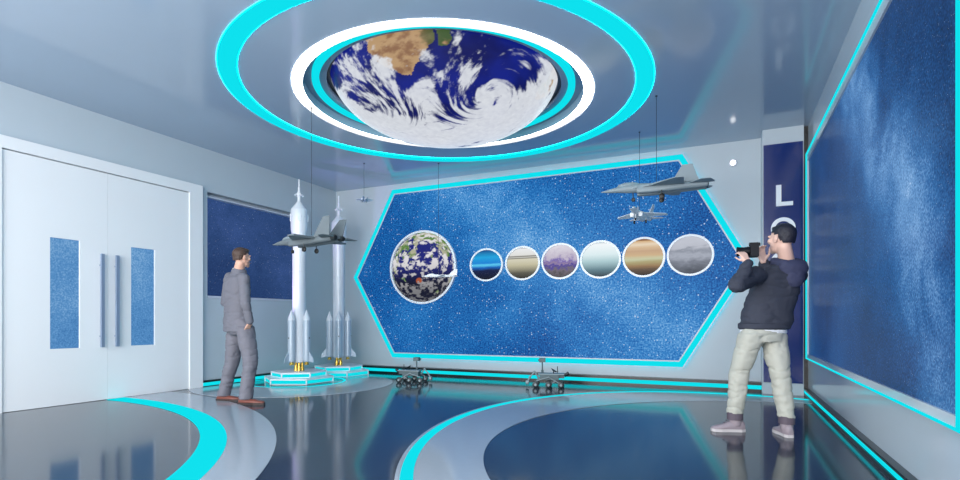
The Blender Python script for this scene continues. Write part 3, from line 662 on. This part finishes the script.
# ------------------------------------------------------------ people
def fuse(name, bm, voxel, m, parent, it=4, fold=0, ff=14, fdir=(.7, .7, 2.0), loc=None, cut=None):
    """merge overlapping volumes into one continuous skin"""
    me = bpy.data.meshes.new('tmp'); bmesh.ops.recalc_face_normals(bm, faces=bm.faces); bm.to_mesh(me); bm.free()
    o = bpy.data.objects.new('tmp', me); C.objects.link(o)
    r = o.modifiers.new('r', 'REMESH'); r.mode = 'VOXEL'; r.voxel_size = voxel
    if it: s = o.modifiers.new('s', 'SMOOTH'); s.iterations = it; s.factor = .5
    dg = bpy.context.evaluated_depsgraph_get(); dg.update()
    me2 = bpy.data.meshes.new_from_object(o.evaluated_get(dg), depsgraph=dg)
    bpy.data.objects.remove(o); bpy.data.meshes.remove(me)
    if fold:
        me2.update(); n = len(me2.vertices); nn = np.empty(n * 3); me2.vertex_normals.foreach_get('vector', nn); nn = nn.reshape(-1, 3)
        co = np.empty(n * 3); me2.vertices.foreach_get('co', co); co = co.reshape(-1, 3)
        d = fbm(co * ff * np.array(fdir) * .5 + 50, 3, 77) - .5; d2 = fbm(co * ff * np.array((1.6, 1.6, 1.0)) * .5 + 90, 3, 78) - .5
        rid = np.exp(-(d / .07) ** 2)
        co += nn * ((-rid * .38 + d2 * .7) * fold)[:, None]; me2.vertices.foreach_set('co', co.ravel())
    me2.materials.clear(); me2.materials.append(m)
    me2.polygons.foreach_set('use_smooth', [True] * len(me2.polygons)); me2.name = name
    q = bpy.data.objects.new(name, me2); C.objects.link(q)
    q.parent = parent
    return q
def chain(bm, pts, rs):
    for i in range(len(pts) - 1): capsule(bm, pts[i], pts[i + 1], rs[i], rs[i + 1])
def ring3(c, u, v, a, b, n=28, e=2.3):
    o = []
    for i in range(n):
        t = 2 * PI * i / n; cc, s = math.cos(t), math.sin(t)
        o.append(Vector(c) + u * a * math.copysign(abs(cc) ** (2 / e), cc) + v * b * math.copysign(abs(s) ** (2 / e), s))
    return o
def hand(bm, wrist, d, palm_n, thumb_side, curl=.5, s=1.0):
    """wrist point, direction of fingers, palm normal (the way fingers curl), side of the thumb"""
    d = Vector(d).normalized(); n = Vector(palm_n); n = (n - d * n.dot(d)).normalized(); t = d.cross(n); t = t if t.dot(Vector(thumb_side)) > 0 else -t
    w0 = Vector(wrist)
    for k in (-1, -.33, .33, 1): capsule(bm, w0 + t * (.012 * k * s), w0 + d * .085 * s + t * (.030 * k * s), .014 * s, .0115 * s, 10)
    for k, L in ((1, .070), (.36, .080), (-.3, .075), (-.95, .060)):
        p = w0 + d * .085 * s + t * (.030 * k * s); a = curl * .5; L *= s
        for j in range(3):
            dd = d * math.cos(a) + n * math.sin(a) + t * (.06 * k); q = p + dd.normalized() * L * (.42, .32, .26)[j]
            capsule(bm, p, q, (.0095, .0088, .008)[j] * s, (.0088, .008, .007)[j] * s, 10); p = q; a += curl
    p = w0 + d * .02 * s + t * .02 * s; q = p + (d * .6 + t * .7 + n * .35).normalized() * .045 * s; capsule(bm, p, q, .0135 * s, .011 * s, 10)
    r = q + (d * .9 + t * .25 + n * .4).normalized() * .032 * s; capsule(bm, q, r, .010 * s, .009 * s, 10); capsule(bm, r, r + (d + n * .5).normalized() * .022 * s, .009 * s, .0075 * s, 10)
def head_shapes(bm, c, f, s=1.0, up=Vector((0, 0, 1))):
    """c: centre of the head; f: the way the face looks"""
    f = Vector(f).normalized(); r = f.cross(up).normalized(); u = r.cross(f)
    P = lambda x, y, z: c + (r * x + f * y + u * z) * s
    E = lambda x, y, z, a, b, cc: ellip(bm, P(x, y, z), r * a * s, f * b * s, u * cc * s)
    E(0, -.012, .028, .074, .092, .085); E(0, .018, -.01, .066, .072, .085); E(0, .03, -.062, .050, .052, .046); E(0, .07, -.093, .02, .02, .017)
    E(0, .082, .027, .052, .012, .012)                                              # brow
    loft(bm, [[P(x, y, z) for x, y, z in ((-.006, .08, .02), (.006, .08, .02), (.004, .094, .018), (-.004, .094, .018))],
              [P(x, y, z) for x, y, z in ((-.016, .078, -.026), (.016, .078, -.026), (.008, .112, -.022), (-.008, .112, -.022))]])
    E(0, .104, -.022, .010, .012, .009); E(.011, .093, -.026, .007, .010, .007); E(-.011, .093, -.026, .007, .010, .007)
    E(0, .058, -.058, .034, .034, .034); E(0, .052, -.078, .036, .036, .026)        # muzzle and chin
    E(0, .084, -.055, .022, .012, .007); E(0, .082, -.064, .019, .011, .007)         # lips
    for k in (-1, 1):
        E(.045 * k, .06, -.012, .022, .022, .02)                                    # cheek
        E(.076 * k, -.004, -.004, .008, .019, .030); E(.082 * k, -.012, .004, .006, .016, .024)  # ear
    return P, r, f, u
def eyes(parent, P, r, f, u, s=1.0):
    for k in (-1, 1):
        e = obj('eye', ellip(B(), P(.031 * k, .081, .002), r * .012 * s, f * .008 * s, u * .006 * s, 12), M['eyew'], parent, smooth=True)
        obj('iris', ellip(B(), P(.031 * k, .087, .002), r * .0055 * s, f * .004 * s, u * .0055 * s, 10), M['eye'], e, smooth=True)
        obj('eyebrow', ellip(B(), P(.031 * k, .085, .022), r * .018 * s, f * .005 * s, u * .004 * s, 10), M['hairb'], parent, smooth=True)
    obj('lips', ellip(B(), P(0, .089, -.060), r * .021 * s, f * .009 * s, u * .007 * s, 12), M['lips'], parent, smooth=True)

# --- man in the grey suit
man = thing('person', 'man in grey suit and brown shoes standing with hand in pocket, looking at the display', 'person')
cF = Vector((math.cos(math.radians(80)), math.sin(math.radians(80)), 0)); cR = Vector((cF.y, -cF.x, 0)); UP = Vector((0, 0, 1))
hF = Vector((math.cos(math.radians(78)), math.sin(math.radians(78)), .02))
hc = at(242, 258.0, 6.1); neckb = at(238.5, 272.5, 6.12)
shR, shL = at(243.5, 278.5, 5.97), at(230, 278, 6.27)
elR, wrR = at(245.5, 303.5, 5.88), at(249.5, 320.5, 5.93)
elL, wrL = at(225.5, 303, 6.33), at(239, 314, 6.2)
hiR, hiL = at(244.5, 329, 6.04), at(236.5, 328.5, 6.18)
knR, knL = at(251, 361, 5.96), at(232.5, 360, 6.2)
anR, anL = at(245.5, 395, 5.95), at(223.5, 393, 6.22)
chest = at(236.5, 290, 6.12); waist = at(237, 309, 6.12); pelvis = at(239, 325, 6.1)
fdR = (at(266, 405, 5.93) - at(243, 404, 5.97)); fdR.z = 0; fdR.normalize(); fdL = fdR.copy()
anR.z = .085; anL.z = .085
b = B()
P, r_, f_, u_ = head_shapes(b, hc, hF, .96)
capsule(b, hc + Vector((0, 0, -.06)) - hF * .02, neckb, .052, .060)
loft(b, [ring3(neckb, cR, cF, .07, .06), ring3(neckb - UP * .09, cR, cF, .12, .06), ring3(chest, cR, cF, .14, .08), ring3(waist, cR, cF, .12, .08), ring3(pelvis + UP * .05, cR, cF, .11, .07), ring3(pelvis - UP * .02, cR, cF, .09, .06)])
chain(b, [shR, elR, wrR], [.045, .036, .026]); chain(b, [shL, elL, wrL], [.045, .036, .026])
chain(b, [hiR, knR, anR], [.055, .042, .032]); chain(b, [hiL, knL, anL], [.055, .042, .032])
for an, fd in ((anR, fdR), (anL, fdL)): capsule(b, an - UP * .02, an + fd * .10 - UP * .052, .024, .016)
hand(b, wrR + (wrR - elR).normalized() * .02, (-UP * .9 - cR * .6), -cR, cF, .4, .85); hand(b, wrL, (cF * .3 - UP * .6 + cR * .3), cR, cF, .9, .9)
body = fuse('body', b, .006, M['skin'], man, 3)
eyes(man, P, r_, f_, u_, .96)
b = B()
PH = lambda x, y, z: hc + (r_ * x + f_ * y + u_ * z) * .96
ellip(b, PH(0, -.018, .040), r_ * .080, f_ * .094, u_ * .084); ellip(b, PH(0, .022, .088), r_ * .06, f_ * .066, u_ * .030); ellip(b, PH(0, -.052, -.005), r_ * .066, f_ * .052, u_ * .058)
hair = fuse('hair', b, .006, M['hairb'], man, 2, .003, 60)
# trim the hair off the face: keep only what is behind a slanting plane
def trim(o, fn):
    bm = bmesh.new(); bm.from_mesh(o.data); bmesh.ops.delete(bm, geom=[v for v in bm.verts if fn(v.co)], context='VERTS'); bm.to_mesh(o.data); bm.free()
def hairline(c, s=1.0):
    def fn(p):
        q = (p - c) / s; x, y, z = q.dot(r_), q.dot(f_), q.dot(u_)
        return (y > .068 and z < .075) or (y > .012 and z < .048) or (y > -.022 and z < .03) or (z < -.035) or (-.03 < y and z < .0) or (y > -.05 and z < -.02)
    return fn
trim(hair, hairline(hc, .96))
# jacket
b = B(); CH = []
hem = at(238.5, 332, 6.11)
loft(b, [ring3(neckb + UP * .012, cR, cF, .062, .058), ring3(neckb - UP * .03, cR, cF, .12, .078), ring3((shR + shL) / 2 + UP * .0, cR, cF, .195, .105), ring3(chest, cR, cF, .185, .125), ring3(waist, cR, cF, .165, .118), ring3(waist - UP * .12, cR, cF, .180, .128), ring3(hem, cR, cF, .190, .138)])
ellip(b, shR, cR * .075, cF * .07, UP * .06); ellip(b, shL, cR * .075, cF * .07, UP * .06)
chain(b, [shR, shR.lerp(elR, .5), elR, elR.lerp(wrR, .5), wrR + (wrR - elR) * .02], [.068, .063, .056, .052, .045]); chain(b, [shL, elL, wrL], [.068, .056, .045])
fuse('jacket', b, .009, M['suit'], man, 3, .018, 12)
# collar ring of shirt
b = B(); cc = neckb + UP * .018 + cF * .005
band(b, ring3(cc, cR, cF, .066, .064), ring3(cc, cR, cF, .058, .056), (0, 0, .03)); obj('shirt_collar', b, M['shirt'], man, smooth=True)
b = B()
band(b, ring3(cc - UP * .03, cR, cF, .085, .08), ring3(cc + UP * .004, cR, cF, .070, .067), (0, 0, .022)); obj('jacket_collar', b, M['suit'], man, smooth=True)
# trousers
b = B(); up1 = waist - UP * .02
loft(b, [ring3(up1, cR, cF, .145, .10), ring3(pelvis + UP * .04, cR, cF, .165, .118), ring3(pelvis - UP * .06, cR, cF, .160, .12), ring3(pelvis - UP * .12, cR, cF, .10, .085)])
def leg(b, hi, kn, an, ro, fr):
    hm = an + Vector((0, 0, -.032)); mid = hi.lerp(kn, .5); lo = kn.lerp(an, .5)
    pts = [hi + UP * .03, mid, kn, lo, hm]; 
    loft(b, [ring3(p, cR, cF, a, a * 1.08) for p, a in zip(pts, ro)])
    capsule(b, hi, hi + UP * .01, ro[0] * .95)
leg(b, hiR, knR, anR, [.095, .088, .076, .070, .068], fdR); leg(b, hiL, knL, anL, [.095, .088, .076, .070, .068], fdL)
fuse('trousers', b, .009, M['suitp'], man, 3, .020, 12)
def shoe(parent, an, fd, m, ms, L=.27, boot=False):
    s = Vector((fd.y, -fd.x, 0)); h0 = Vector((an.x, an.y, 0)) - fd * .075; b = B()
    def sec(y, a, z0, z1): return [h0 + fd * y + s * (a * c) + UP * (z0 + (z1 - z0) * t) for c, t in ((-.85, 0), (.85, 0), (1, .25), (.95, .55), (.6, .9), (.0, 1.0), (-.6, .9), (-.95, .55), (-1, .25))]
    hh = .105 if boot else .075
    loft(b, [sec(0, .022, .02, hh * .75), sec(.02, .034, .02, hh), sec(.08, .040, .02, hh), sec(.13, .040, .02, hh * .82), sec(.18, .046, .02, .062), sec(.23, .044, .02, .050), sec(L - .012, .030, .02, .042), sec(L, .012, .022, .034)])
    if boot: capsule(b, h0 + fd * .07 + UP * .07, an + UP * .055, .048, .050)
    sh = obj('shoe' if not boot else 'boot', b, m, parent, smooth=50)
    b = B(); loft(b, [[p + UP * z for p in [h0 + fd * y + s * x for y, x in ((-.004, -.02), (-.004, .02), (.03, .038), (.12, .040), (.19, .050), (.24, .045), (L + .002, .018), (L + .002, -.018), (.24, -.045), (.19, -.050), (.12, -.040), (.03, -.038))]] for z in (.001, .024)])
    obj('sole', b, ms, sh)
    if boot:
        b = B()
        for i in range(4):
            c = h0 + fd * (.165 - i * .022) + UP * (.075 + i * .016); tube(b, c - s * .022, c + s * .022, .004, n=8)
        obj('laces', b, M['bootc'], sh)
        b = B(); band(b, ring3(an + UP * .008, s, fd, .058, .062), ring3(an + UP * .008, s, fd, .04, .042), (0, 0, .062)); obj('boot_collar', b, M['bootc'], sh, smooth=True)
    else:
        obj('heel', extrude_poly(B(), [h0 + fd * y + s * x + UP * .001 for y, x in ((-.004, -.03), (-.004, .03), (.06, .036), (.06, -.036))], (0, 0, .02)), ms, sh)
shoe(man, anR, fdR, M['brown'], M['sole'], .30); shoe(man, anL, fdL, M['brown'], M['sole'], .29)
b = B(); ellip(b, at(228.5, 329, 6.0), (.0, 0, 0.001), (.001, 0, 0), (0, .001, 0)); b.free()

# --- photographer
ph = thing('person', 'person in dark hooded jacket, cream trousers and boots, back turned, taking a photo', 'person')
cF = Vector((math.cos(math.radians(120)), math.sin(math.radians(120)), 0)); cR = Vector((cF.y, -cF.x, 0))
hF = Vector((math.cos(math.radians(138)), math.sin(math.radians(138)), .05))
hc = at(781.5, 239.5, 4.38); neckb = at(786.5, 261.5, 4.4)
shL, shR = at(756, 275, 4.30), at(797, 276, 4.47)
elL, wrL = at(737, 285, 4.10), at(748, 264, 4.15)
elR, wrR = at(776, 288, 4.78), at(764, 264, 4.46)
hiL, hiR = at(752, 336, 4.38), at(773, 336, 4.43)
knL, knR = at(739, 374, 4.46), at(780, 374, 4.36)
anL, anR = at(735, 420, 4.50), at(786.5, 425, 4.32)
chest = at(774, 292, 4.42); waist = at(767, 312, 4.42); pelvis = at(763, 331, 4.41)
fdL = (at(716, 430, 4.53) - at(742, 431, 4.50)); fdL.z = 0; fdL.normalize()
fdR = (FW + RT * .12).normalized()
anL.z = .095; anR.z = .095
b = B()
P, r_, f_, u_ = head_shapes(b, hc, hF, 1.05)
capsule(b, hc + Vector((0, 0, -.06)) - hF * .025, neckb, .054, .062)
loft(b, [ring3(neckb, cR, cF, .07, .06), ring3(neckb - UP * .07, cR, cF, .16, .08), ring3(chest, cR, cF, .15, .09), ring3(waist, cR, cF, .13, .09), ring3(pelvis + UP * .05, cR, cF, .11, .07), ring3(pelvis - UP * .02, cR, cF, .09, .06)])
chain(b, [shR, elR, wrR], [.045, .036, .026]); chain(b, [shL, elL, wrL], [.045, .036, .026])
chain(b, [hiR, knR, anR], [.055, .042, .032]); chain(b, [hiL, knL, anL], [.055, .042, .032])
for an, fd in ((anR, fdR), (anL, fdL)): capsule(b, an - UP * .02, an + fd * .10 - UP * .06, .024, .016)
camc = at(754, 250.5, 4.27)
vd = (hc + UP * .0 - camc); vd.z = 0; ld = -RT * .93 + FW * .37; ld.normalize(); ls = Vector((-ld.y, ld.x, 0))   # lens direction
hand(b, at(748, 262, 4.17), UP * .75 + ld * .25 + FW * .3, -RT * .2 + FW, ld, .55, .85); hand(b, at(763.5, 262, 4.42), UP + ld * .25, -FW, -ld, .6, .95)
fuse('body', b, .006, M['skin2'], ph, 3)
eyes(ph, P, r_, f_, u_, 1.05)
b = B(); PH = lambda x, y, z: hc + (r_ * x + f_ * y + u_ * z) * 1.05
ellip(b, PH(0, -.018, .040), r_ * .083, f_ * .101, u_ * .091); ellip(b, PH(0, .012, .088), r_ * .062, f_ * .070, u_ * .024); ellip(b, PH(0, -.05, -.002), r_ * .070, f_ * .057, u_ * .060)
hair = fuse('hair', b, .006, M['hairk'], ph, 2, .003, 60); trim(hair, hairline(hc, 1.05))
b = B(); hem = at(764, 328, 4.42)
loft(b, [ring3(neckb + UP * .005, cR, cF, .075, .07), ring3(neckb - UP * .04, cR, cF, .135, .09), ring3((shR + shL) / 2, cR, cF, .20, .125), ring3(chest, cR, cF, .205, .135), ring3(waist, cR, cF, .205, .14), ring3(waist - UP * .07, cR, cF, .212, .145), ring3(hem, cR, cF, .200, .138)])
ellip(b, shR, cR * .085, cF * .08, UP * .07); ellip(b, shL, cR * .085, cF * .08, UP * .07)
chain(b, [shR, shR.lerp(elR, .5), elR, elR.lerp(wrR, .5), wrR], [.078, .072, .064, .056, .046]); chain(b, [shL, shL.lerp(elL, .5), elL, elL.lerp(wrL, .5), wrL], [.080, .074, .066, .056, .044])
fuse('hooded_jacket', b, .009, M['hood'], ph, 3, .020, 12)
b = B()                                                                          # the hood lying on the back
hb = neckb - cF * .09 - UP * .035
ellip(b, hb - UP * .03, cR * .125, cF * .060, UP * .075); ellip(b, hb - UP * .10 - cF * .015, cR * .085, cF * .045, UP * .09)
for k in (-1, 1): chain(b, [hb + cR * .07 * k, neckb + cR * .095 * k + UP * .0 + cF * .02, neckb + cR * .05 * k + cF * .085 - UP * .02], [.04, .036, .03])
fuse('hood', b, .008, M['hoodb'], ph, 4, .012, 16)
b = B(); loft(b, [ring3(hem + UP * .03, cR, cF, .182, .128), ring3(hem - UP * .045 - cR * .01, cR, cF, .186, .132)]); fuse('undershirt', b, .009, M['shirt'], ph, 2, .004, 14)
b = B(); loft(b, [ring3(hem - UP * .012, cR, cF, .192, .132), ring3(hem + UP * .0, cR, cF, .205, .145), ring3(hem + UP * .035, cR, cF, .205, .145), ring3(hem + UP * .045, cR, cF, .19, .13)]); obj('hem_band', b, M['hood'], ph, smooth=True)
b = B(); up1 = pelvis + UP * .05
loft(b, [ring3(up1, cR, cF, .155, .115), ring3(pelvis, cR, cF, .168, .125), ring3(pelvis - UP * .09, cR, cF, .150, .12)])
def leg2(b, hi, kn, an, ro):
    hm = an + Vector((0, 0, .058)); pts = [hi + UP * .02, hi.lerp(kn, .5), kn, kn.lerp(an, .5), hm]
    loft(b, [ring3(p, cR, cF, a, a * 1.05) for p, a in zip(pts, ro)]); capsule(b, hi - UP * .02, hi, ro[0] * .95)
leg2(b, hiL, knL, anL, [.098, .090, .076, .068, .062]); leg2(b, hiR, knR, anR, [.098, .090, .076, .070, .064])
fuse('trousers', b, .009, M['chino'], ph, 3, .022, 12)
shoe(ph, anL, fdL, M['boot'], M['boots'], .265, True); shoe(ph, anR, fdR, M['boot'], M['boots'], .28, True)
# the camera
t = thing('photo_camera', 'black digital camera held up to the face of the person in the hooded jacket', 'camera', camc, math.atan2(ld.y, ld.x))
b = B(); box(b, -.03, .03, -.068, .068, -.05, .040); box(b, -.03, .035, -.025, .025, .04, .062); box(b, -.005, .05, -.070, -.035, -.05, .035); obj('camera_body', b, M['cam'], t)
ln = obj('lens', lathe(B(), [(.034, 0), (.036, .03), (.034, .035), (.036, .075), (.040, .095), (.032, .096)], 28, axis_m((.03, .0, -.005), (1, 0, 0))), M['cam'], t, smooth=True)
obj('lens_glass', tube(B(), (.10, 0, -.005), (.128, 0, -.005), .03), M['camb'], ln)
obj('screen', bx(-.034, -.03, -.045, .03, -.04, .03), M['camb'], t); obj('eyecup', tube(B(), (-.03, 0, .048), (-.045, 0, .048), .014), M['tyre'], t)
obj('grip', tube(B(), (.03, -.055, -.048), (.03, -.055, .038), .018), M['cam'], t)
